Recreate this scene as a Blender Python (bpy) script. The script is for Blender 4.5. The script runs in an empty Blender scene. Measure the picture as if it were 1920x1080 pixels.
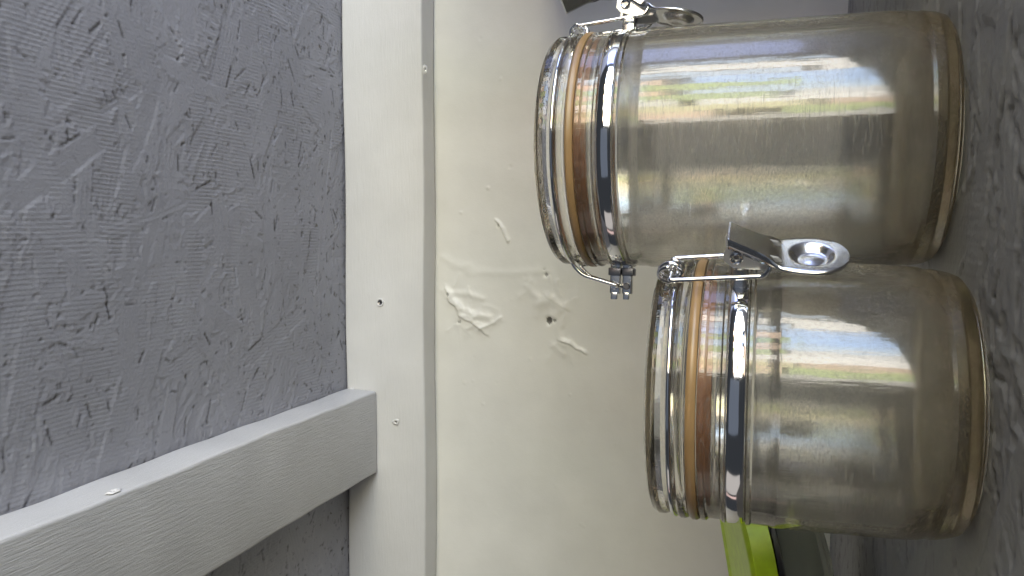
import bpy, bmesh, math, random
import numpy as np
from mathutils import Matrix, Vector

random.seed(7)
rng = np.random.default_rng(11)
PI = math.pi
S = bpy.context.scene
COL = S.collection

# ------------------------------------------------------------------ camera
D, H = 0.684, 0.0612
cd = bpy.data.cameras.new('camera')
cam = bpy.data.objects.new('camera', cd); COL.objects.link(cam)
Xc = Vector((0.00284186, -0.99749197, -0.07072271))   # world axes seen from the camera (right, down, forward)
Yc = Vector((0.32023378, -0.0660908, 0.94503033))
Zc = Vector((-0.94733429, -0.02533344, 0.3192428))
u = Vector((Xc[0], Yc[0], Zc[0])); v = Vector((Xc[1], Yc[1], Zc[1])); f = Vector((Xc[2], Yc[2], Zc[2]))
m = Matrix.Identity(4)
for i in range(3):
    m[i][0] = u[i]; m[i][1] = -v[i]; m[i][2] = -f[i]
m.translation = (0, -D, H)
cam.matrix_world = m
cd.sensor_width = 36; cd.lens = 36 * 1387 / 1920
cd.clip_start = 0.01; cd.clip_end = 100
cd.dof.use_dof = True; cd.dof.focus_distance = 0.34; cd.dof.aperture_fstop = 26.0 / 0.3
S.camera = cam

# ------------------------------------------------------------------ world and lamps
w = bpy.data.worlds.new('World'); S.world = w; w.use_nodes = True
bg = w.node_tree.nodes['Background']
bg.inputs[0].default_value = (0.80, 0.88, 1.0, 1); bg.inputs[1].default_value = 0.05
S.view_settings.view_transform = 'Standard'; S.view_settings.look = 'None'
S.view_settings.exposure = 0.0; S.view_settings.gamma = 1
cy = S.cycles
cy.use_denoising = True
cy.max_bounces = 24; cy.transmission_bounces = 20; cy.transparent_max_bounces = 24; cy.glossy_bounces = 8; cy.diffuse_bounces = 5
cy.caustics_reflective = True; cy.caustics_refractive = True; cy.blur_glossy = 0.4
cy.sample_clamp_indirect = 6.0

P0 = Vector((0.02, -0.37, 0.09))
def lamp(az, el, waz, hel, L, color, dist=1.6):
    """daylight coming in through the open front: a soft lamp az degrees right of straight out, el above level"""
    a, e = math.radians(az), math.radians(el)
    d = Vector((math.sin(a) * math.cos(e), -math.cos(a) * math.cos(e), math.sin(e)))
    ld = bpy.data.lights.new('daylight', 'AREA'); ld.shape = 'RECTANGLE'
    ld.size = 2 * dist * math.tan(math.radians(waz) / 2); ld.size_y = 2 * dist * math.tan(math.radians(hel) / 2)
    ld.color = color; ld.energy = L * PI * ld.size * ld.size_y
    o = bpy.data.objects.new('daylight', ld); COL.objects.link(o)
    o.location = P0 + d * dist
    z = d; x = Vector((0, 0, 1)).cross(z).normalized(); y = z.cross(x)
    mm = Matrix.Identity(4)
    for i in range(3):
        mm[i][0] = x[i]; mm[i][1] = y[i]; mm[i][2] = z[i]
    mm.translation = o.location
    o.matrix_world = mm
WHT = (1, .96, .9); BLU = (.50, .68, 1); SKY = (.68, .82, 1); GRN = (.78, .95, .42); YEL = (1, .93, .55); PCH = (1, .74, .55); DIM = (.75, .85, .8)
G = 1.06
for (az, el, wz, hl, L, c) in [
    (20.5, -5, 4, 32, 3.6, WHT), (25, 8, 5, 14, 5.5, PCH), (25.5, -16, 5, 24, 3.6, GRN),
    (30.5, 4, 5, 20, 5.0, YEL), (30.5, -17, 5, 20, 4.2, PCH), (35.5, 11, 4.5, 12, 6.0, WHT), (35.5, -9, 5, 24, 7.0, WHT),
    (40.5, 6, 4.5, 18, 4.0, GRN), (40.5, -14, 5, 18, 5.5, WHT), (45.5, 12, 4.5, 12, 6.0, PCH), (45.5, -6, 5, 20, 6.0, SKY),
    (51, 5, 5, 20, 4.0, GRN), (51, -14, 5.5, 18, 6.5, BLU), (56.5, 12, 4.5, 12, 6.0, PCH), (57, -6, 6, 20, 6.5, BLU),
    (63, 5, 5, 20, 5.5, SKY), (63.5, -14, 6, 16, 6.0, WHT), (69, -4, 4.5, 32, 6.5, WHT), (74.5, -5, 4, 30, 4.0, SKY),
    (40, -31, 34, 8, 1.6, PCH), (60, -29, 24, 8, 1.6, WHT),
]:
    lamp(az, el, wz, hl, L * G * (1.75 if el > -25 else 1), c)
lamp(94, -4, 26, 44, 4.2, (.45, .55, 1))
lamp(-6, 8, 44, 40, .17, (.66, .78, 1))          # shade straight out, past the photographer          # open shade far to the right
lamp(-74, 4, 20, 40, .55, (1, .92, .84))         # pale light from the left
lamp(-88, 4, 3, 40, .9, (1, .7, .62))
# ------------------------------------------------------------------ helpers
def tag(o, label=None, cat=None, group=None, kind=None):
    if label: o['label'] = label
    if cat: o['category'] = cat
    if group: o['group'] = group
    if kind: o['kind'] = kind
    return o
def empty(name, loc, rz=0):
    o = bpy.data.objects.new(name, None); COL.objects.link(o); o.empty_display_size = .02
    o.location = loc; o.rotation_euler = (0, 0, rz); return o
def link(name, me, mat, parent=None, smooth=True):
    if smooth: me.polygons.foreach_set('use_smooth', [True] * len(me.polygons))
    o = bpy.data.objects.new(name, me); COL.objects.link(o)
    if mat: me.materials.append(mat)
    if parent: o.parent = parent
    return o
def from_bm(name, bm, mat, parent=None, smooth=True, sharp=35):
    me = bpy.data.meshes.new(name); bmesh.ops.recalc_face_normals(bm, faces=bm.faces)
    bm.to_mesh(me); bm.free()
    o = link(name, me, mat, parent, smooth)
    if smooth and sharp: me.set_sharp_from_angle(angle=math.radians(sharp))
    return o
def box(bm, x0, x1, y0, y1, z0, z1, bev=0, seg=2):
    vs = [bm.verts.new(p) for p in [(x0,y0,z0),(x1,y0,z0),(x1,y1,z0),(x0,y1,z0),(x0,y0,z1),(x1,y0,z1),(x1,y1,z1),(x0,y1,z1)]]
    fs = [bm.faces.new([vs[i] for i in q]) for q in [(0,3,2,1),(4,5,6,7),(0,1,5,4),(1,2,6,5),(2,3,7,6),(3,0,4,7)]]
    if bev:
        es = list({e for fc in fs for e in fc.edges})
        bmesh.ops.bevel(bm, geom=es, offset=bev, segments=seg, profile=.6, affect='EDGES')
def lathe(bm, prof, seg=128, closed=True):
    """prof: list of (r, z); closed profile loop spun round z"""
    rings = []
    for r, z in prof:
        if r < 1e-6: rings.append([bm.verts.new((0, 0, z))])
        else: rings.append([bm.verts.new((r * math.cos(2*PI*k/seg), r * math.sin(2*PI*k/seg), z)) for k in range(seg)])
    n = len(rings)
    for i in range(n if closed else n - 1):
        a, b = rings[i], rings[(i + 1) % n]
        if len(a) == 1 and len(b) == 1: continue
        for k in range(seg):
            k2 = (k + 1) % seg
            if len(a) == 1: bm.faces.new((a[0], b[k], b[k2]))
            elif len(b) == 1: bm.faces.new((a[k], a[k2], b[0]))
            else: bm.faces.new((a[k], a[k2], b[k2], b[k]))
def smooth_path(pts, n=6):
    out = []; P = [Vector(p) for p in pts]
    for i in range(len(P) - 1):
        p0, p1, p2, p3 = P[max(i-1,0)], P[i], P[i+1], P[min(i+2,len(P)-1)]
        for k in range(n):
            t = k / n
            out.append(.5*((2*p1)+(p2-p0)*t+(2*p0-5*p1+4*p2-p3)*t*t+(3*p1-p0-3*p2+p3)*t**3))
    out.append(P[-1]); return out
def round_corners(pts, r, n=5):
    P = [Vector(p) for p in pts]; out = [P[0]]
    for i in range(1, len(P)-1):
        a, b, c = P[i-1], P[i], P[i+1]
        ra = min(r, (a-b).length*.45, (c-b).length*.45)
        s = b+(a-b).normalized()*ra; e = b+(c-b).normalized()*ra
        for k in range(n+1):
            t = k/n; out.append(s*(1-t)**2+b*2*t*(1-t)+e*t*t)
    out.append(P[-1]); return out
def tube(bm, pts, r, seg=10, closed=False):
    P = [Vector(p) for p in pts]; n = len(P); rings = []; up = None
    for i in range(n):
        if closed: t = (P[(i+1)%n]-P[i-1]).normalized()
        else: t = (P[min(i+1,n-1)]-P[max(i-1,0)]).normalized()
        if up is None:
            up = Vector((0,0,1)) if abs(t.z) < .9 else Vector((1,0,0))
        x = (up - t*up.dot(t)).normalized(); up = x; y = t.cross(x)
        rings.append([bm.verts.new(P[i]+x*r*math.cos(2*PI*k/seg)+y*r*math.sin(2*PI*k/seg)) for k in range(seg)])
    for i in range(n if closed else n-1):
        a, b = rings[i], rings[(i+1)%n]
        for k in range(seg):
            bm.faces.new((a[k], a[(k+1)%seg], b[(k+1)%seg], b[k]))
    if not closed:
        bm.faces.new(rings[0]); bm.faces.new(rings[-1])
def cyl(bm, c, axis, r, h, seg=20, bev=.0003):
    c = Vector(c); a = Vector(axis).normalized()
    t = Vector((0,0,1)) if abs(a.z) < .9 else Vector((1,0,0))
    x = a.cross(t).normalized(); y = a.cross(x)
    prof = [(0,-h/2),(r-bev,-h/2),(r,-h/2+bev),(r,h/2-bev),(r-bev,h/2),(0,h/2)]
    rings = []
    for (rr, hh) in prof:
        if rr == 0: rings.append([bm.verts.new(c+a*hh)])
        else: rings.append([bm.verts.new(c+a*hh+x*rr*math.cos(2*PI*k/seg)+y*rr*math.sin(2*PI*k/seg)) for k in range(seg)])
    for i in range(len(rings)-1):
        p, q = rings[i], rings[i+1]
        for k in range(seg):
            k2 = (k+1)%seg
            if len(p)==1: bm.faces.new((p[0],q[k],q[k2]))
            elif len(q)==1: bm.faces.new((p[k],p[k2],q[0]))
            else: bm.faces.new((p[k],p[k2],q[k2],q[k]))

# ------------------------------------------------------------------ materials
class NT:
    def __init__(s, name):
        s.m = bpy.data.materials.new(name); s.m.use_nodes = True; s.t = s.m.node_tree
        s.p = s.t.nodes['Principled BSDF']; s.out = s.t.nodes['Material Output']
    def n(s, typ, **kw):
        nd = s.t.nodes.new('ShaderNode' + typ)
        for k, val in kw.items():
            if k in nd.inputs: nd.inputs[k].default_value = val
            else: setattr(nd, k, val)
        return nd
    def l(s, a, b): s.t.links.new(a, b)
    def coord(s, scale=(1,1,1), rot=(0,0,0)):
        tc = s.n('TexCoord'); mp = s.n('Mapping'); mp.inputs['Scale'].default_value = scale; mp.inputs['Rotation'].default_value = rot
        s.l(tc.outputs['Object'], mp.inputs['Vector']); return mp.outputs[0]
    def noise(s, vec, scale, detail=4, rough=.55):
        t = s.n('TexNoise'); t.inputs['Scale'].default_value = scale; t.inputs['Detail'].default_value = detail; t.inputs['Roughness'].default_value = rough
        s.l(vec, t.inputs['Vector']); return t.outputs['Fac']
    def ramp(s, fac, a, b, ca=(0,0,0,1), cb=(1,1,1,1)):
        r = s.n('ValToRGB'); r.color_ramp.elements[0].position = a; r.color_ramp.elements[1].position = b
        r.color_ramp.elements[0].color = ca; r.color_ramp.elements[1].color = cb
        s.l(fac, r.inputs[0]); return r.outputs[0]
    def mix(s, fac, a, b):
        x = s.n('Mix', data_type='RGBA')
        for sock, val in ((x.inputs[0], fac), (x.inputs[6], a), (x.inputs[7], b)):
            if hasattr(val, 'is_output'): s.l(val, sock)
            else: sock.default_value = val
        return x.outputs[2]
    def bump(s, h, dist, strength=1.0, prev=None):
        b = s.n('Bump'); b.inputs['Distance'].default_value = dist; b.inputs['Strength'].default_value = strength
        s.l(h, b.inputs['Height'])
        if prev: s.l(prev, b.inputs['Normal'])
        return b.outputs[0]
def rgba(c): return (c[0], c[1], c[2], 1)

def paint(name, col, rough, streak=(1,1,1), bumpd=.00025, spec=.5, var=.06):
    t = NT(name)
    c = t.coord(); cs = t.coord(streak)
    n1 = t.noise(c, 14, 4); n2 = t.noise(cs, 60, 6, .6); n3 = t.noise(c, 700, 2)
    dark = tuple(x*(1-var*1.6) for x in col)
    t.l(t.mix(t.ramp(n1, .35, .7), rgba(dark), rgba(col)), t.p.inputs['Base Color'])
    t.p.inputs['Roughness'].default_value = rough
    t.p.inputs['Specular IOR Level'].default_value = spec
    b = t.bump(n2, bumpd); b = t.bump(n3, .00006, 1, b)
    t.l(b, t.p.inputs['Normal']); return t.m
M = {}
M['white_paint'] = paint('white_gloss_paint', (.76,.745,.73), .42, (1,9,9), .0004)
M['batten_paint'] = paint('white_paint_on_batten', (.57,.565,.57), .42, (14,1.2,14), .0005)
M['wall_paint'] = paint('cream_wall_paint', (.845,.825,.775), .36, (1,1,1), .0003, .5)

def osb(name, col, grime):
    t = NT(name); c = t.coord()
    at = t.n('Attribute', attribute_name='bare')
    n1 = t.noise(c, 22, 5); n2 = t.noise(c, 160, 4)
    base = t.mix(t.ramp(n1, .3, .75), rgba([x*.86 for x in col]), rgba(col))
    sp = t.ramp(n2, .60, .74)
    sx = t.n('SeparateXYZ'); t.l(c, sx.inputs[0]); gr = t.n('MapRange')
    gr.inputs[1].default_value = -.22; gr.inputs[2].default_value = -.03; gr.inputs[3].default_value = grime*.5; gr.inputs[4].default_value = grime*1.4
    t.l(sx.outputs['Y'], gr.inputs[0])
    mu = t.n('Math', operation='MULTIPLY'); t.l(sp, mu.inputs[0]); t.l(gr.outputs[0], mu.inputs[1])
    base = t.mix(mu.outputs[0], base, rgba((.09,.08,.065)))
    base = t.mix(at.outputs['Fac'], base, rgba((.035,.03,.025)))
    t.l(base, t.p.inputs['Base Color'])
    t.p.inputs['Roughness'].default_value = .55; t.p.inputs['Specular IOR Level'].default_value = .4
    t.l(t.bump(t.noise(c, 420, 4), .00025), t.p.inputs['Normal']); return t.m
M['osb_top'] = osb('grey_painted_strand_board', (.335,.337,.378), .75)
M['osb_shelf'] = osb('dark_grey_painted_strand_board', (.265,.26,.255), .5)

def chrome(name, rough, col=(.78,.78,.8)):
    t = NT(name); c = t.coord()
    t.p.inputs['Base Color'].default_value = rgba(col); t.p.inputs['Metallic'].default_value = 1
    n = t.noise(c, 350, 4)
    r = t.n('MapRange'); r.inputs[3].default_value = rough*.6; r.inputs[4].default_value = rough*1.8
    t.l(n, r.inputs[0]); t.l(r.outputs[0], t.p.inputs['Roughness'])
    t.l(t.bump(t.noise(c, 90, 2), .0002, .5), t.p.inputs['Normal']); return t.m
M['chrome'] = chrome('polished_steel', .07)
M['steel'] = chrome('worn_stamped_steel', .17, (.66,.66,.67))
M['dull_steel'] = chrome('dull_zinc_plate', .36, (.80,.79,.78))
M['dark_steel'] = chrome('dark_steel', .25, (.25,.24,.24))

def acrylic(name, tint, haze, rough, dens=16, foot=.020, ior=1.54):
    t = NT(name); c = t.coord(); cz = t.coord((1,1,.08)); 
    sx = t.n('SeparateXYZ'); tc0 = t.n('TexCoord'); t.l(tc0.outputs['Object'], sx.inputs[0])
    nz = t.n('Math', operation='MULTIPLY_ADD'); t.l(t.noise(c, 45, 5), nz.inputs[0]); nz.inputs[1].default_value = -.016; t.l(sx.outputs['Z'], nz.inputs[2])
    fr = t.n('MapRange'); fr.inputs[1].default_value = -.004; fr.inputs[2].default_value = foot if foot else -.003; fr.inputs[3].default_value = 1 if foot else 0; fr.inputs[4].default_value = 0
    t.l(nz.outputs[0], fr.inputs[0]); foot_f = fr.outputs[0]
    g = t.n('BsdfGlass'); g.inputs['IOR'].default_value = ior; g.inputs['Color'].default_value = rgba(tint)
    n = t.noise(c, 60, 6, .65); ns = t.noise(cz, 700, 3)
    r = t.n('MapRange'); r.inputs[1].default_value = .35; r.inputs[2].default_value = .7
    r.inputs[3].default_value = rough*.35; r.inputs[4].default_value = rough*2.3
    t.l(n, r.inputs[0])
    rf = t.n('Math', operation='MULTIPLY_ADD'); t.l(foot_f, rf.inputs[0]); rf.inputs[1].default_value = .07; t.l(r.outputs[0], rf.inputs[2])
    ai = t.n('Attribute', attribute_name='inner'); ri_ = t.n('Math', operation='MULTIPLY_ADD'); t.l(ai.outputs['Fac'], ri_.inputs[0]); ri_.inputs[1].default_value = .085; t.l(rf.outputs[0], ri_.inputs[2])
    t.l(ri_.outputs[0], g.inputs['Roughness'])
    b = t.bump(t.noise(c, 26, 3), .0007, .35); b = t.bump(ns, .00005, .5, b); b = t.bump(t.noise(t.coord((1,1,.05)), 170, 4), .00018, .5, b)
    t.l(b, g.inputs['Normal'])
    hc = t.mix(foot_f, rgba((.80,.76,.68)), rgba((.34,.26,.15)))
    df = t.n('BsdfDiffuse'); t.l(hc, df.inputs[0])
    tl = t.n('BsdfTranslucent'); t.l(hc, tl.inputs[0])
    ad = t.n('MixShader'); ad.inputs[0].default_value = .5; t.l(df.outputs[0], ad.inputs[1]); t.l(tl.outputs[0], ad.inputs[2])
    # scuffs: short fine scratches in a few directions raise the haze
    scr = None
    for rot in ((.3,.2,.5), (1.1,.4,.9), (.6,1.2,2.0)):
        q = t.noise(t.coord((1,14,14), rot), 90, 2)
        k = t.ramp(q, .61, .67)
        if scr is None: scr = k
        else:
            mx = t.n('Math', operation='MAXIMUM'); t.l(scr, mx.inputs[0]); t.l(k, mx.inputs[1]); scr = mx.outputs[0]
    h = t.n('MapRange'); h.inputs[1].default_value = .35; h.inputs[2].default_value = .7; h.inputs[3].default_value = haze*.55; h.inputs[4].default_value = haze*1.4
    t.l(n, h.inputs[0])
    sm = t.n('Math', operation='MULTIPLY_ADD'); t.l(scr, sm.inputs[0]); sm.inputs[1].default_value = haze*8; t.l(h.outputs[0], sm.inputs[2])
    cl = t.ramp(t.noise(c, 38, 6, .7), .50, .78); cm = t.n('Math', operation='MULTIPLY_ADD'); t.l(cl, cm.inputs[0]); cm.inputs[1].default_value = haze*5; t.l(sm.outputs[0], cm.inputs[2]); sm = cm
    sf = t.n('Math', operation='MULTIPLY_ADD'); t.l(foot_f, sf.inputs[0]); sf.inputs[1].default_value = .06; t.l(sm.outputs[0], sf.inputs[2])
    mx = t.n('MixShader'); t.l(sf.outputs[0], mx.inputs[0]); t.l(g.outputs[0], mx.inputs[1]); t.l(ad.outputs[0], mx.inputs[2])
    va = t.n('VolumeAbsorption'); va.inputs['Color'].default_value = (.50,.38,.14,1); va.inputs['Density'].default_value = dens
    t.l(va.outputs[0], t.out.inputs['Volume'])
    t.l(mx.outputs[0], t.out.inputs['Surface']); return t.m
M['acrylic'] = acrylic('scuffed_clear_acrylic', (.972,.965,.945), .019, .055)
M['acrylic_lid'] = acrylic('clear_acrylic_lid', (.99,.985,.975), .008, .02, 12, 0, 1.34)

def rubber(name, col, rough, sss=0):
    t = NT(name); c = t.coord()
    t.l(t.mix(t.ramp(t.noise(c, 120, 4), .3, .7), rgba([x*.8 for x in col]), rgba(col)), t.p.inputs['Base Color'])
    t.p.inputs['Roughness'].default_value = rough
    if sss: t.p.inputs['Transmission Weight'].default_value = sss
    return t.m
M['gasket'] = rubber('amber_silicone', (.56,.36,.17), .3, .55)
M['seal'] = rubber('brown_silicone', (.36,.15,.055), .4, .25)
M['lime'] = rubber('lime_plastic', (.58,.80,.02), .35)
M['black'] = rubber('black_rubber', (.012,.012,.012), .5)
t = NT('smoky_clear_plastic'); t.p.inputs['Base Color'].default_value = (.62,.65,.58,1); t.p.inputs['Transmission Weight'].default_value = .85; t.p.inputs['Roughness'].default_value = .16
t.l(t.bump(t.noise(t.coord(), 60, 3), .0008), t.p.inputs['Normal']); M['smoky'] = t.m
t = NT('raw_pine'); t.l(t.mix(t.noise(t.coord((1,12,12)), 30, 4), (.30,.18,.09,1), (.48,.33,.18,1)), t.p.inputs['Base Color']); M['pine'] = t.m

# ------------------------------------------------------------------ relief sheets
def vnoise(U, V, fu, fv=None):
    """smooth value noise, frequencies in cells per metre"""
    fv = fv or fu
    a = U*fu; b = V*fv; a = a-a.min(); b = b-b.min()
    g = rng.random((int(a.max())+3, int(b.max())+3))
    i = a.astype(int); j = b.astype(int); x = a-i; y = b-j
    x = x*x*(3-2*x); y = y*y*(3-2*y)
    return (g[i,j]*(1-x)*(1-y)+g[i+1,j]*x*(1-y)+g[i,j+1]*(1-x)*y+g[i+1,j+1]*x*y)*2-1
def axis_pts(lo, a, b, hi, step):
    n = int(round((b-a)/step))
    pts = list(np.linspace(a, b, n+1))
    pre = list(np.linspace(lo, a, 8)[:-1]) if lo < a else []
    post = list(np.linspace(b, hi, 8)[1:]) if hi > b else []
    return np.array(pre+pts+post)
def sheet(name, A, B, put, Hh, mat, depth, attr=None, parent=None):
    """a board: a relief face over the grid A x B plus plain edges and back. put(a, b, h) -> xyz"""
    na, nb = len(A), len(B); AA, BB = np.meshgrid(A, B, indexing='ij')
    co = put(AA, BB, Hh).reshape(-1, 3)
    ii, jj = np.meshgrid(np.arange(na-1), np.arange(nb-1), indexing='ij')
    q = (ii*nb+jj).ravel(); quads = np.stack([q, q+nb, q+nb+1, q+1], 1)
    c4 = np.array([(A[0],B[0]),(A[-1],B[0]),(A[-1],B[-1]),(A[0],B[-1])])
    low = put(c4[:,0], c4[:,1], np.full(4, -depth)).reshape(-1,3); top = put(c4[:,0], c4[:,1], np.zeros(4)).reshape(-1,3)
    n0 = len(co); co = np.vstack([co, top, low])
    ex = np.array([(n0+k, n0+4+k, n0+4+(k+1)%4, n0+(k+1)%4) for k in range(4)]+[(n0+4,n0+7,n0+6,n0+5)])
    fc = np.vstack([quads, ex])
    me = bpy.data.meshes.new(name)
    me.vertices.add(len(co)); me.vertices.foreach_set('co', co.astype(np.float32).ravel())
    me.loops.add(fc.size); me.loops.foreach_set('vertex_index', fc.astype(np.int32).ravel())
    me.polygons.add(len(fc)); me.polygons.foreach_set('loop_start', np.arange(0, fc.size, 4, dtype=np.int32))
    me.update(calc_edges=True)
    if attr is not None:
        at = me.attributes.new('bare', 'FLOAT', 'POINT')
        at.data.foreach_set('value', np.concatenate([attr.ravel(), np.zeros(8)]).astype(np.float32))
    sm = np.ones(len(fc), bool); sm[-5:] = False
    me.polygons.foreach_set('use_smooth', sm)
    return link(name, me, mat, parent, smooth=False)
def blur(a):
    p = np.pad(a, 1, mode='edge')
    return (p[:-2,1:-1]+p[2:,1:-1]+p[1:-1,:-2]+p[1:-1,2:]+2*p[1:-1,1:-1])/6
def strand_relief(A, B, nstr, ridge, crack=.9, main=0.0, amp=1.0):
    """pressed wood strands under paint, with the wire-screen print along b"""
    AA, BB = np.meshgrid(A, B, indexing='ij'); Hh = np.zeros_like(AA); rid = np.ones_like(AA)*.8; bare = np.zeros_like(AA)
    n1 = vnoise(AA, BB, 60); n2 = vnoise(AA, BB, 220); n3 = vnoise(AA, BB, 25)
    a0, a1, b0, b1 = A[0], A[-1], B[0], B[-1]
    ca = np.sort(np.concatenate([[a0],[a1]]))
    for k in range(nstr):
        small = k > nstr*.4 and k < nstr*.93
        x, y = rng.uniform(A[8], A[-9]), rng.uniform(B[8], B[-9])
        L = rng.uniform(.008, .042) if small else rng.uniform(.03, .09); W = rng.uniform(.0015, .008) if small else rng.uniform(.006, .02)
        th = main + rng.normal(0, .45) if rng.random() < .6 else rng.uniform(0, PI)
        i0, i1 = np.searchsorted(A, [x-L*.6, x+L*.6]); j0, j1 = np.searchsorted(B, [y-L*.6, y+L*.6])
        sa = AA[i0:i1, j0:j1]-x; sb = BB[i0:i1, j0:j1]-y
        if sa.size == 0: continue
        uu = sa*math.cos(th)+sb*math.sin(th); vv = -sa*math.sin(th)+sb*math.cos(th)
        nn = n1[i0:i1, j0:j1]; nf = n2[i0:i1, j0:j1]
        Wl = W*(1-.35*np.abs(uu/L)) * .5
        mk = (np.abs(uu) < L*.5+.004*nf+.004*np.sin(vv*900)) & (np.abs(vv) < Wl+.0012*nn)
        lev = rng.uniform(-.00032, .00032)*amp
        slope = rng.uniform(-.035, .035)
        grain = .00009*np.sin(vv*rng.uniform(1500, 3500)+2*nn)
        Hh[i0:i1, j0:j1][mk] = (lev+slope*vv+grain)[mk]
        rid[i0:i1, j0:j1][mk] = rng.choice([.15,.6,.9,1.0])
        bare[i0:i1, j0:j1][mk] = 0
        if rng.random() < (crack*.5 if small else crack):
            # an open joint along part of one long edge
            s = rng.choice([-1, 1]); ue = np.abs(vv-s*Wl) < rng.uniform(.0003,.0007)
            c0 = rng.uniform(-.5,.3)*L; cl = rng.uniform(.004,.022)
            ck = ue & (uu > c0) & (uu < c0+cl) & (nf > -.35)
            Hh[i0:i1, j0:j1][ck] -= .0006; bare[i0:i1, j0:j1][ck] = rng.uniform(.45,1)
        if rng.random() < crack*.35:
            ck = (np.abs(uu-L*.5*rng.choice([-1,1])) < .0006) & (np.abs(vv) < Wl*rng.uniform(.3,.9)) & (nf > -.2)
            Hh[i0:i1, j0:j1][ck] -= .0006; bare[i0:i1, j0:j1][ck] = rng.uniform(.3,.9)
    Hh = .45*Hh+.55*blur(Hh); bare = blur(bare)*1.15
    ph = AA*2*PI/.0029 + 2.6*n3 + .8*n1
    msk = np.clip(.62+.7*vnoise(AA, BB, 18), .12, 1)*rid
    Hh = Hh + ridge*np.sin(ph)*blur(blur(msk)) + .00006*n2 + .0002*n3
    edge = (AA > A[7])&(AA < A[-8])&(BB > B[7])&(BB < B[-8])
    return Hh*edge, np.clip(bare, 0, 1)*edge

# ------------------------------------------------------------------ setting: wall, boards, timbers
ZC = .462          # underside of the upper board
YF = -.0293        # face of the ledger
ZL = .3733         # foot of the ledger
# wall -------------------------------------------------------------
A = axis_pts(-1.2, -.36, .26, 1.4, .0011); B = axis_pts(-.25, .02, .372, .75, .0011)
AA, BB = np.meshgrid(A, B, indexing='ij')
Hw = .00035*vnoise(AA, BB, 14)+.00012*vnoise(AA, BB, 60)
Hb = np.zeros_like(AA)
def stroke(pts, hgt, wid, asym=0.0):
    global Hw
    best = np.full(AA.shape, 1e9); side = np.zeros_like(AA)
    for (p, q) in zip(pts[:-1], pts[1:]):
        d = np.array(q)-np.array(p); L = np.hypot(*d)+1e-9
        tt = np.clip(((AA-p[0])*d[0]+(BB-p[1])*d[1])/L**2, 0, 1)
        dx = AA-(p[0]+tt*d[0]); dy = BB-(p[1]+tt*d[1]); r = np.hypot(dx, dy)
        sd = np.sign(d[0]*dy-d[1]*dx)
        up = r < best; best[up] = r[up]; side[up] = sd[up]
    r = best + .0006*JN
    ed = np.clip((best*side+.0009*JN+.0004)/.0010, 0, 1)      # crisp broken edge on one side, easing off on the other
    Hw = Hw + hgt*np.exp(-(r/wid)**2)*((1-min(asym,1))+min(asym,1)*ed)
JN = vnoise(AA, BB, 250)
def pit(x, z, rad, dep, bare=.9):
    global Hw, Hb
    r = np.hypot((AA-x), (BB-z)) + .0012*JN
    k = np.exp(-(r/rad)**2); Hw = Hw-dep*k; Hb = np.maximum(Hb, bare*(k > .5))
# helper: photograph pixel on the wall plane, worked out once with the camera above
def wp(px, py):
    d = u*(px-960)+v*(py-540)+f*1387
    k = D/d.y
    return (d.x*k, H+d.z*k)
PEEL = [wp(*p) for p in [(836,545),(842,566),(856,574),(861,594),(880,602),(902,618),(908,624)]]
stroke(PEEL, .0024, .0045, .75)
stroke([wp(*p) for p in [(902,618),(925,607),(938,598)]], .0018, .003, .6)
stroke([wp(*p) for p in [(845,556),(868,583),(886,590),(915,596)]], .0016, .004, .2)
stroke([wp(*p) for p in [(845,548),(880,552),(905,560)]], .0009, .003)
stroke([wp(*p) for p in [(930,415),(942,432),(950,452)]], .0022, .0022, 1.5)
stroke([wp(*p) for p in [(1053,640),(1068,644),(1082,656),(1094,662)]], .0020, .0028, 1.3)
stroke([wp(*p) for p in [(1010,570),(1035,560),(1050,580),(1040,592)]], .0011, .005)
stroke([wp(*p) for p in [(990,540),(1010,560),(1008,590)]], .0006, .004)
stroke([wp(*p) for p in [(830,482),(860,500),(880,498)]], .0006, .004)
stroke([wp(*p) for p in [(880,510),(960,512),(1010,508)]], .0005, .004)
for (cx_, cy_, n_, sp_) in ((868, 575, 9, 26), (1020, 560, 12, 34), (1062, 640, 5, 20), (905, 590, 5, 16)):
    for k in range(n_):
        x0_, y0_ = cx_+rng.normal(0, sp_), cy_+rng.normal(0, sp_*.8); a_ = rng.uniform(0, 2*PI); l_ = rng.uniform(8, 24); b_ = a_+rng.uniform(-.9, .9)
        stroke([wp(x0_, y0_), wp(x0_+l_*math.cos(a_), y0_+l_*math.sin(a_)), wp(x0_+l_*(math.cos(a_)+math.cos(b_)), y0_+l_*(math.sin(a_)+math.sin(b_)))], rng.uniform(.0002,.0007), rng.uniform(.0025,.0065), rng.uniform(.2,.8))
pit(*wp(1030,601), .0032, .0024); pit(*wp(1024,516), .0022, .0018, .6); pit(*wp(1021,505), .0016, .0014, .4)
pit(*wp(863,604), .0018, .0016, .5); pit(*wp(841,552), .0016, .0014, .5); pit(*wp(934,424), .0012, .001, .4); pit(*wp(1040,602), .0016, .0014, .6)
for k in range(70):
    pit(rng.uniform(-.3,.22), rng.uniform(.12,.36), rng.uniform(.0008,.0016), rng.uniform(-.0007,.0005), 0)
t = M['wall_paint'].node_tree
edge = (AA > A[7])&(AA < A[-8])&(BB > B[7])&(BB < B[-8])
wall = sheet('wall', A, B, lambda a,b,h: np.stack([a, -h, b], -1), Hw*edge, M['wall_paint'], .02, Hb)
tag(wall, kind='structure')
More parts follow.
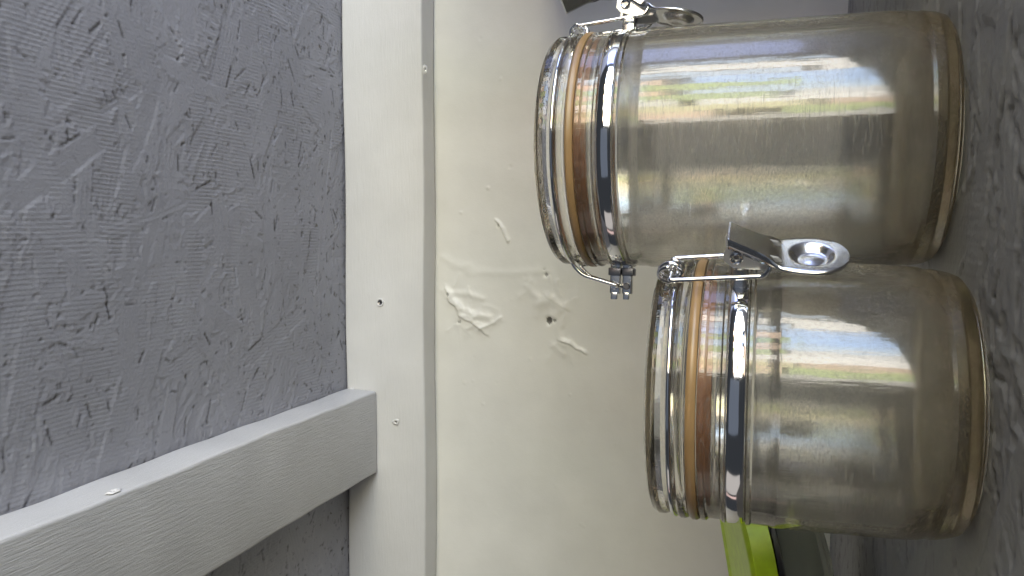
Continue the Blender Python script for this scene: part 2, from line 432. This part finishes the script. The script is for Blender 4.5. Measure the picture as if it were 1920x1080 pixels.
# bare spots on the wall paint
nt = M['wall_paint'].node_tree; pb = nt.nodes['Principled BSDF']; src = pb.inputs['Base Color'].links[0].from_socket
at = nt.nodes.new('ShaderNodeAttribute'); at.attribute_name = 'bare'
mx = nt.nodes.new('ShaderNodeMix'); mx.data_type = 'RGBA'; mx.inputs[7].default_value = (.05,.045,.04,1)
nt.links.new(at.outputs['Fac'], mx.inputs[0]); nt.links.new(src, mx.inputs[6]); nt.links.new(mx.outputs[2], pb.inputs['Base Color'])

# upper board --------------------------------------------------------
A = axis_pts(-.95, -.40, .27, 1.1, .0010); B = axis_pts(-.49, -.42, -.022, -.020, .0010)
Hh, bare = strand_relief(A, B, 6000, .00026, .8, main=.1, amp=.85)
ub = sheet('upper_shelf', A, B, lambda a,b,h: np.stack([a, b, ZC-h], -1), Hh, M['osb_top'], .018, bare)
tag(ub, 'grey painted strand board seen from below, above the white timbers', 'shelf')
# lower board
A = axis_pts(-.95, -.34, .36, 1.1, .0011); B = axis_pts(-.515, -.51, -.012, -.0105, .0011)
Hh, bare = strand_relief(A, B, 7000, .00010, 1.0, main=.05, amp=1.6)
lb = sheet('lower_shelf', A, B, lambda a,b,h: np.stack([a, b, h-.0003], -1), Hh*1.0, M['osb_shelf'], .018, bare)
tag(lb, 'grey painted strand board shelf that the clear jars stand on', 'shelf')

def timber(name, x0, x1, y0, y1, z0, z1, axis, mat, bev=.0025):
    """a sawn and painted length of softwood with rounded arrises and a little waviness"""
    bm = bmesh.new(); box(bm, x0, x1, y0, y1, z0, z1, bev, 3)
    n = 60
    L = (x0, x1) if axis == 0 else (y0, y1)
    for k in range(1, n):
        p = [0,0,0]; p[axis] = L[0]+(L[1]-L[0])*k/n; nv = [0,0,0]; nv[axis] = 1
        bmesh.ops.bisect_plane(bm, geom=list(bm.verts)+list(bm.edges)+list(bm.faces), plane_co=p, plane_no=nv)
    for vtx in bm.verts:
        s = vtx.co[axis]
        for j in range(3):
            if j != axis: vtx.co[j] += .0006*math.sin(s*23+j*2+vtx.co[(axis+1)%3]*30)+.00035*math.sin(s*91+j)
    return from_bm(name, bm, mat, None, True, 40)
lg = timber('ledger_rail', -.95, 1.1, YF, -.002, ZL, ZC-.0012, 0, M['white_paint'])
tag(lg, 'long white painted rail fixed along the wall under the upper board', 'rail')
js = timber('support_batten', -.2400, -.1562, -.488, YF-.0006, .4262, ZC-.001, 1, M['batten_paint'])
tag(js, 'white painted batten running forward from the rail under the upper board', 'batten')

def yp(px, py, y):
    d = u*(px-960)+v*(py-540)+f*1387; k = (y+D)/d.y
    return Vector((d.x*k, y, H+d.z*k))
def screw(loc, nrm, r, parent, mat):
    bm = bmesh.new(); loc = Vector(loc); nrm = Vector(nrm)
    bm2 = bm
    prof = [(r*1.25,-.0012),(r*1.2,.0002),(r*.95,.0003),(r*.80,-.0003),(r*.35,-.0001),(r*.25,-.0005),(0,-.0005)]
    lathe(bm, prof, 20, closed=False)
    for fc in bm.faces:
        if max(math.hypot(x.co.x, x.co.y) for x in fc.verts) < r*.9: fc.material_index = 1
    q = nrm.to_track_quat('Z', 'Y')
    for vtx in bm.verts: vtx.co = q @ vtx.co + loc
    o = from_bm('screw', bm, mat, parent, True, 60); o.data.materials.append(M['dark_steel']); return o
screw(yp(712,567,YF-.0010), (0,-1,0), .0032, lg, M['white_paint'])
def dint(loc, nrm, sx, sz, parent, name, mat):
    """a torn spot in the paint: a ragged low blister with a hole in the middle"""
    bm = bmesh.new(); q = Vector(nrm).to_track_quat('Z','Y'); n = 16; rings = []
    for (rr, hh) in ((1.5,-.0002),(1.1,.0004),(.7,.0007),(.42,-.0003),(.0,-.0003)):
        if rr == 0: rings.append([bm.verts.new(q @ Vector((0,0,hh)) + Vector(loc))]); continue
        rings.append([bm.verts.new(q @ Vector((sx*rr*math.cos(2*PI*k/n)*(1+.3*random.uniform(-1,1)), sz*rr*math.sin(2*PI*k/n)*(1+.3*random.uniform(-1,1)), hh*(1+.5*random.uniform(-1,1)))) + Vector(loc)) for k in range(n)])
    for a, b in zip(rings[:-1], rings[1:]):
        for k in range(n):
            if len(b) == 1: fc = bm.faces.new((a[k], a[(k+1)%n], b[0]))
            else: fc = bm.faces.new((a[k], a[(k+1)%n], b[(k+1)%n], b[k]))
            fc.material_index = 1 if len(b) == 1 else 0
    o = from_bm(name, bm, M['white_paint'], parent, True, None); o.data.materials.append(mat); return o
dint(yp(742,791,YF-.0009), (0,-1,0), .0022, .0028, lg, 'paint_chip', M['dark_steel'])
dint(yp(798,130,YF-.0006)+Vector((0,.0012,.0008)), (0,-.8,-.6), .003, .0016, lg, 'paint_chip', M['steel'])
def xp(px, py, x):
    d = u*(px-960)+v*(py-540)+f*1387; k = x/d.x
    return Vector((x, d.y*k-D, H+d.z*k))
dint(xp(213,921,-.1558), (1,0,0), .0035, .0022, js, 'paint_chip', M['steel'])
dint(xp(661,728,-.1560), (1,0,0), .003, .002, js, 'paint_chip', M['steel'])

# ------------------------------------------------------------------ jars
def make_jar(loc, R, Rb, T, rz, label, swing=0):
    root = empty('storage_jar', loc, rz)
    tag(root, label, 'jar', 'clear clip-top jars on the shelf')
    k = R
    # body: thick clear cup with collar and groove for the band
    q = Rb
    out = [(0,.0022),(.80*q,.0022),(.86*q,.0016),(.90*q,0),(.950*q,0),(.982*q,.0014),(.998*q,.0042),(1.0*q,.0070),(1.0*q,.0085),(.990*q,.0094),(.992*q,.0108),(1.002*q,.0125)]
    q2 = k-(k-q)*.45
    def rad(z): return q2+(k-q2)*max(0, z)/(T-.0405) - (q2-q)*(max(0, 1-z/.022)**2)
    out[-6:] = [(rad(z)*g, z) for z, g in ((.0014,.985),(.0042,.998),(.0070,1),(.0085,1),(.0094,.992),(.0108,.993))]+[(rad(.0125), .0125)]
    for i in range(1, 16): z = .0125+(T-.0405-.0125)*(i/16)**1.4; out.append((rad(z), z))
    out += [(k,T-.0405),(.9985*k,T-.0396),(.990*k,T-.0384),(.988*k,T-.0335),(.985*k,T-.0328),(1.0*k,T-.0322),(1.0*k,T-.0312),(.978*k,T-.0306),(.978*k,T-.0250),(1.0*k,T-.0245),(1.0*k,T-.0236),(.982*k,T-.0230),(.982*k,T-.0190),(1.0*k,T-.0182),(1.0*k,T-.0168),(.99*k,T-.0163)]
    ri = k-.0030; rq = q-.0024
    inn = [(.955*k,T-.0163),(.948*k,T-.017),(.942*k,T-.036),(.941*k,T-.0395),(ri-.0002,T-.0415),(ri,T-.045)]
    for i in range(1, 9): zz = (T-.045)+(.016-(T-.045))*i/8; inn.append((rad(zz)-.003, zz))
    inn += [(rq-.0006,.0110),(rq-.0018,.0075),(rq-.0045,.0052),(rq-.009,.0045),(rq-.016,.0043),(0,.0043)]
    bm = bmesh.new(); lathe(bm, out+inn, 160, closed=False)
    bo = from_bm('body', bm, M['acrylic'], root, True, 30)
    iv = np.zeros(len(bo.data.vertices), np.float32); iv[1+160*(len(out)-1):] = 1
    bo.data.attributes.new('inner', 'FLOAT', 'POINT').data.foreach_set('value', iv)
    # lid: shallow clear cup with a plug, wire groove and flange
    lp = [(0,T-.0012),(.80*k,T-.0012),(.86*k,T-.0002),(.93*k,T),(.965*k,T-.0008),(.985*k,T-.0024),(.985*k,T-.0044),(.972*k,T-.0058),(.960*k,T-.007),(.972*k,T-.0082),(.992*k,T-.0090),(1.004*k,T-.0099),(1.004*k,T-.0112),(.996*k,T-.0120),(.985*k,T-.0125),(.935*k,T-.0126),(.915*k,T-.0140),(.905*k,T-.0216),(.885*k,T-.0222),(.868*k,T-.0214),(.872*k,T-.0140),(.925*k,T-.0110),(.932*k,T-.0050),(.91*k,T-.0032),(.86*k,T-.0030),(0,T-.0036)]
    bm = bmesh.new(); lathe(bm, lp, 160, closed=False)
    lid = from_bm('lid', bm, M['acrylic_lid'], root, True, 30)
    # silicone ring: amber outer bead, brown lip on the plug
    bm = bmesh.new(); lathe(bm, [(.925*k,T-.0129),(.992*k,T-.0129),(1.006*k,T-.0137),(1.006*k,T-.0150),(.992*k,T-.0159),(.925*k,T-.0159)], 128)
    gk = from_bm('gasket', bm, M['gasket'], root, True, 40)
    bm = bmesh.new(); lathe(bm, [(.912*k,T-.0163),(.938*k,T-.0164),(.942*k,T-.0180),(.936*k,T-.0204),(.912*k,T-.0207)], 128)
    from_bm('seal_lip', bm, M['seal'], gk, True, 40)
    # band
    bm = bmesh.new(); lathe(bm, [(.981*k,T-.0304),(.994*k,T-.0304),(.9985*k,T-.0301),(.9985*k,T-.0254),(.994*k,T-.0251),(.981*k,T-.0251)], 160)
    band = from_bm('band', bm, M['chrome'], root, True, 40)
    # lid wire with the hinge legs
    wr = .00085; rr = .972*k+.0006; zw = T-.0070
    bm = bmesh.new()
    for s in (1, -1):
        a0, a1 = math.radians(5), math.radians(171)
        pts = [Vector((rr*math.cos(a0+(a1-a0)*i/60), s*rr*math.sin(a0+(a1-a0)*i/60), zw-.0008*math.sin(PI*i/60))) for i in range(61)]
        e = pts[-1]; yy = e.y
        tail = round_corners([e, (-k-.0005, yy*.9, zw-.0008), (-k-.0042, yy*.8, zw-.0045), (-k-.0085, yy*.62, T-.0268), (-k-.0086, s*.0012, T-.0275)], .004)
        tube(bm, pts+tail[1:], wr, 10)
    lw = from_bm('lid_wire', bm, M['chrome'], root, True, None)
    # eye at the front of the lid wire: two turns round the link
    bm = bmesh.new(); pts = []
    for i in range(57):
        th = i/28*2*PI; pts.append((k+.0032+.0031*math.cos(th), -.0026+.0052*i/56, T-.0056+.0036*math.sin(th)))
    tube(bm, pts, wr, 10)
    from_bm('wire_eye', bm, M['chrome'], lw, True, None)
    # link: U of wire from the eye down to the lever
    n0 = k+.0042; wz = .0068
    bm = bmesh.new()
    path = round_corners([(k+.0105, .0050, T-.0372), (k+.0096, wz, T-.0366), (n0+.0022, wz, T-.0350), (n0, wz, T-.0075), (n0, wz, T-.0060), (n0, -wz, T-.0060), (n0, -wz, T-.0075), (n0+.0022, -wz, T-.0350), (k+.0096, -wz, T-.0366), (k+.0105, -.0050, T-.0372)], .0022)
    tube(bm, path, .00085, 10)
    from_bm('link_wire', bm, M['chrome'], root, True, None)
    # lever: folded channel running down into a dished thumb pad
    bm = bmesh.new(); NS, NA = 64, 25; zt, zb = T-.0240, T-.0592; grid = []
    zpad = T-.0487; rpad = .0105
    for i in range(NS+1):
        s = i/NS; s = .5-.5*math.cos(PI*s) if s > .5 else s
        z = zt+(zb-zt)*s; dz = zt-z
        nn = k+.0190-.50*dz if dz < .0150 else k+.0115
        q = (dz-.0125)/.005; q = max(0, min(1, q)); q = q*q*(3-2*q)
        nn = (k+.0190-.50*dz)*(1-q)+(k+.0106-.02*(dz-.02))*q
        half = .0060*(1-q)+.0056*q
        if z < zpad+.0162:
            zl = (z-zpad)/(.0165 if z > zpad else rpad)
            hc = rpad*math.sqrt(max(1-zl*zl, .004)); hs = half if z > zpad else 0
            half = (hs**6+hc**6)**(1/6)
        fl = .0022*(1-q)*max(0, min(1, 1.0-(dz-.010)/.006 if dz > .010 else 1))+.0012
        row = []
        for j in range(NA):
            a = (j/(NA-1))*2-1; b = abs(a)
            if b < .8:
                tt = a/.8*half; dn = 0
            else:
                tt = math.copysign(half, a); dn = -(b-.8)/.2*fl
                if b < .84: tt *= .985; dn -= .0002
            rd = math.hypot(z-zpad, tt)/rpad
            dish = 0
            if rd < .64:
                x = min(1, (.64-rd)/.22); dish = -.0021*x*x*(3-2*x)
                if rd < .34: dish += .0006*(1-(rd/.34)**2)
            row.append(bm.verts.new((nn+dn+dish, tt, z)))
        grid.append(row)
    for i in range(NS):
        for j in range(NA-1): bm.faces.new((grid[i][j], grid[i][j+1], grid[i+1][j+1], grid[i+1][j]))
    lev = from_bm('latch_lever', bm, M['steel'], root, True, 50)
    md = lev.modifiers.new('sheet', 'SOLIDIFY'); md.thickness = .0008; md.offset = -1
    # side plates of the latch with the pivot eye
    for s in (1, -1):
        pl = [(.0172,-.0246),(.0135,-.0226),(.0105,-.0228),(.0086,-.0250),(.0078,-.0292),(.0076,-.0345),(.0086,-.0388),(.0104,-.0402),(.0122,-.0388),(.0135,-.0335)]
        bm = bmesh.new(); vs = [bm.verts.new((k+a, s*.00525, T+b)) for a, b in pl]
        fc = bm.faces.new(vs)
        ex = bmesh.ops.extrude_face_region(bm, geom=[fc])
        for vtx in ex['geom']:
            if isinstance(vtx, bmesh.types.BMVert): vtx.co.y -= s*.0009
        bmesh.ops.bevel(bm, geom=[e for e in bm.edges if abs(e.verts[0].co.y-e.verts[1].co.y) < 1e-6], offset=.0002, segments=2, affect='EDGES')
        from_bm('side_plate', bm, M['dull_steel'], lev, True, 30)
        bm = bmesh.new()
        prof = [(.0021,-.0003),(.0021,.0006),(.0017,.0009),(.0012,.0007),(.0010,-.0009),(0,-.0009)]
        lathe(bm, prof, 24, closed=False)
        for vtx in bm.verts:
            c = vtx.co.copy(); vtx.co = Vector((k+.0122+c.x, s*(.0062+c.z-.0008), T-.0266+c.y))
        from_bm('rivet', bm, M['chrome'], lev, True, 40)
        bm = bmesh.new(); box(bm, k-.0012, k+.0145, s*.0034-.0004, s*.0034+.0004, T-.0300, T-.0250, .0006, 2)
        from_bm('latch_bracket', bm, M['steel'], band, True, 30)
    bm = bmesh.new(); cyl(bm, (k+.0122,0,T-.0266), (0,1,0), .0011, .0106); from_bm('pivot_pin', bm, M['dark_steel'], lev, True, 40)
    if swing:
        piv = Vector((k+.0122, 0, T-.0266)); rm = Matrix.Translation(piv) @ Matrix.Rotation(swing, 4, 'Y') @ Matrix.Translation(-piv)
        for o in [lev]+list(lev.children): o.data.transform(rm)
    # hinge: two prongs, a clamp block and bolt
    h = -1
    for (z0, z1) in ((T-.0268,T-.0226),(T-.0318,T-.0279)):
        bm = bmesh.new()
        box(bm, -k-.0118, -k+.0014, -.0022, .0022, z0, z1, .0006, 2)
        box(bm, -k-.0142, -k-.0112, -.0030, -.0012, z0+.0008, z1-.0006, .0004, 2)
        from_bm('hinge_prong', bm, M['steel'], band, True, 30)
    bm = bmesh.new(); box(bm, -k-.0040, -k-.0006, -.0036, .0036, T-.0274, T-.0220, .0006, 2); box(bm, -k-.0040, -k-.0006, -.0036, .0036, T-.0328, T-.0278, .0006, 2)
    from_bm('hinge_clamp', bm, M['dark_steel'], band, True, 30)
    for zz, mt in ((T-.0247,'chrome'),(T-.0299,'dark_steel')):
        for s in (1, -1):
            bm = bmesh.new(); cyl(bm, (-k-.0085, s*.0026, zz), (0,1,0), .0015, .0016, 16, .0003)
            from_bm('hinge_bolt', bm, M[mt], band, True, 40)
    return root
make_jar((.0362, -.3640, .0003), .0495, .0460, .1450, math.radians(5), 'taller clear clip-top jar with amber seal, standing behind the short jar', math.radians(9))
make_jar((-.0545, -.4105, .0003), .0462, .0424, .0950, math.radians(-30), 'shorter clear clip-top jar in front, beside the lime lidded tub')
make_jar((.1720, -.3180, .0003), .0500, .0470, .1760, math.radians(200), 'clear jar at the photo edge with only its steel clip in view')

# ------------------------------------------------------------------ lime lidded tub behind the short jar
def rrect(hx, hy, r, n=8):
    out = []
    for (sx, sy, a0) in ((1,1,0),(-1,1,PI/2),(-1,-1,PI),(1,-1,1.5*PI)):
        for k in range(n+1):
            a = a0+PI/2*k/n; out.append((sx*(hx-r)+r*math.cos(a), sy*(hy-r)+r*math.sin(a)))
    return out
def loft(bm, rings):
    prev = None; first = None
    for (hx, hy, r, z) in rings:
        cur = [bm.verts.new((x, y, z)) for x, y in rrect(hx, hy, r)]
        if prev:
            n = len(cur)
            for k in range(n): bm.faces.new((prev[k], prev[(k+1)%n], cur[(k+1)%n], cur[k]))
        else: first = cur
        prev = cur
    bm.faces.new(first); bm.faces.new(prev)
tub = empty('lidded_tub', (-.226, -.220, .0225), 0)
tub.rotation_euler = (math.radians(11), math.radians(-10.5), math.radians(4))
tag(tub, 'smoky clear tub with a lime green lid, behind the short jar', 'tub')
hx, hy = .085, .062
bm = bmesh.new(); loft(bm, [(hx*.84,hy*.82,.028,0),(hx*.88,hy*.87,.03,.003),(hx*.96,hy*.95,.032,.026),(hx*.955,hy*.945,.032,.0265),(hx*.93,hy*.92,.03,.024),(hx*.85,hy*.84,.028,.006),(hx*.8,hy*.78,.026,.004)])
from_bm('tub_body', bm, M['smoky'], tub, True, 40)
bm = bmesh.new(); loft(bm, [(hx*.965,hy*.955,.033,.0266),(hx*.99,hy*.985,.034,.0270),(hx*.99,hy*.985,.034,.0295),(hx*.965,hy*.955,.033,.0300)])
from_bm('rim_seal', bm, M['black'], tub, True, 40)
bm = bmesh.new(); loft(bm, [(hx*.985,hy*.98,.034,.0301),(hx*1.01,hy*1.015,.035,.0306),(hx*1.01,hy*1.015,.035,.0415),(hx*.99,hy*.985,.034,.0435),(hx*.93,hy*.92,.032,.0440),(hx*.90,hy*.88,.03,.0425),(hx*.88,hy*.86,.03,.0423)])
from_bm('tub_lid', bm, M['lime'], tub, True, 40)

# ------------------------------------------------------------------ unseen box, made up to shade the lower right of the wall
sb = empty('shade_box', (.372, -.235, .0003), math.radians(4))
tag(sb, 'pale grey blue box added out of view beyond the jars to shade the wall', 'box')
M['box_plastic'] = rubber('pale_blue_grey_plastic', (.44,.46,.58), .45)  # tint chosen for the bluish light the added box bounces
bm = bmesh.new(); loft(bm, [(.096,.104,.012,0),(.098,.106,.014,.002),(.104,.112,.016,.252),(.101,.109,.015,.252),(.095,.103,.013,.004)])
from_bm('box_body', bm, M['box_plastic'], sb, True, 40)
bm = bmesh.new(); loft(bm, [(.105,.113,.017,.2525),(.107,.115,.018,.2535),(.107,.115,.018,.264),(.104,.112,.017,.2665),(.090,.098,.012,.2665),(.088,.096,.011,.2645)])
from_bm('box_lid', bm, M['box_plastic'], sb, True, 40)
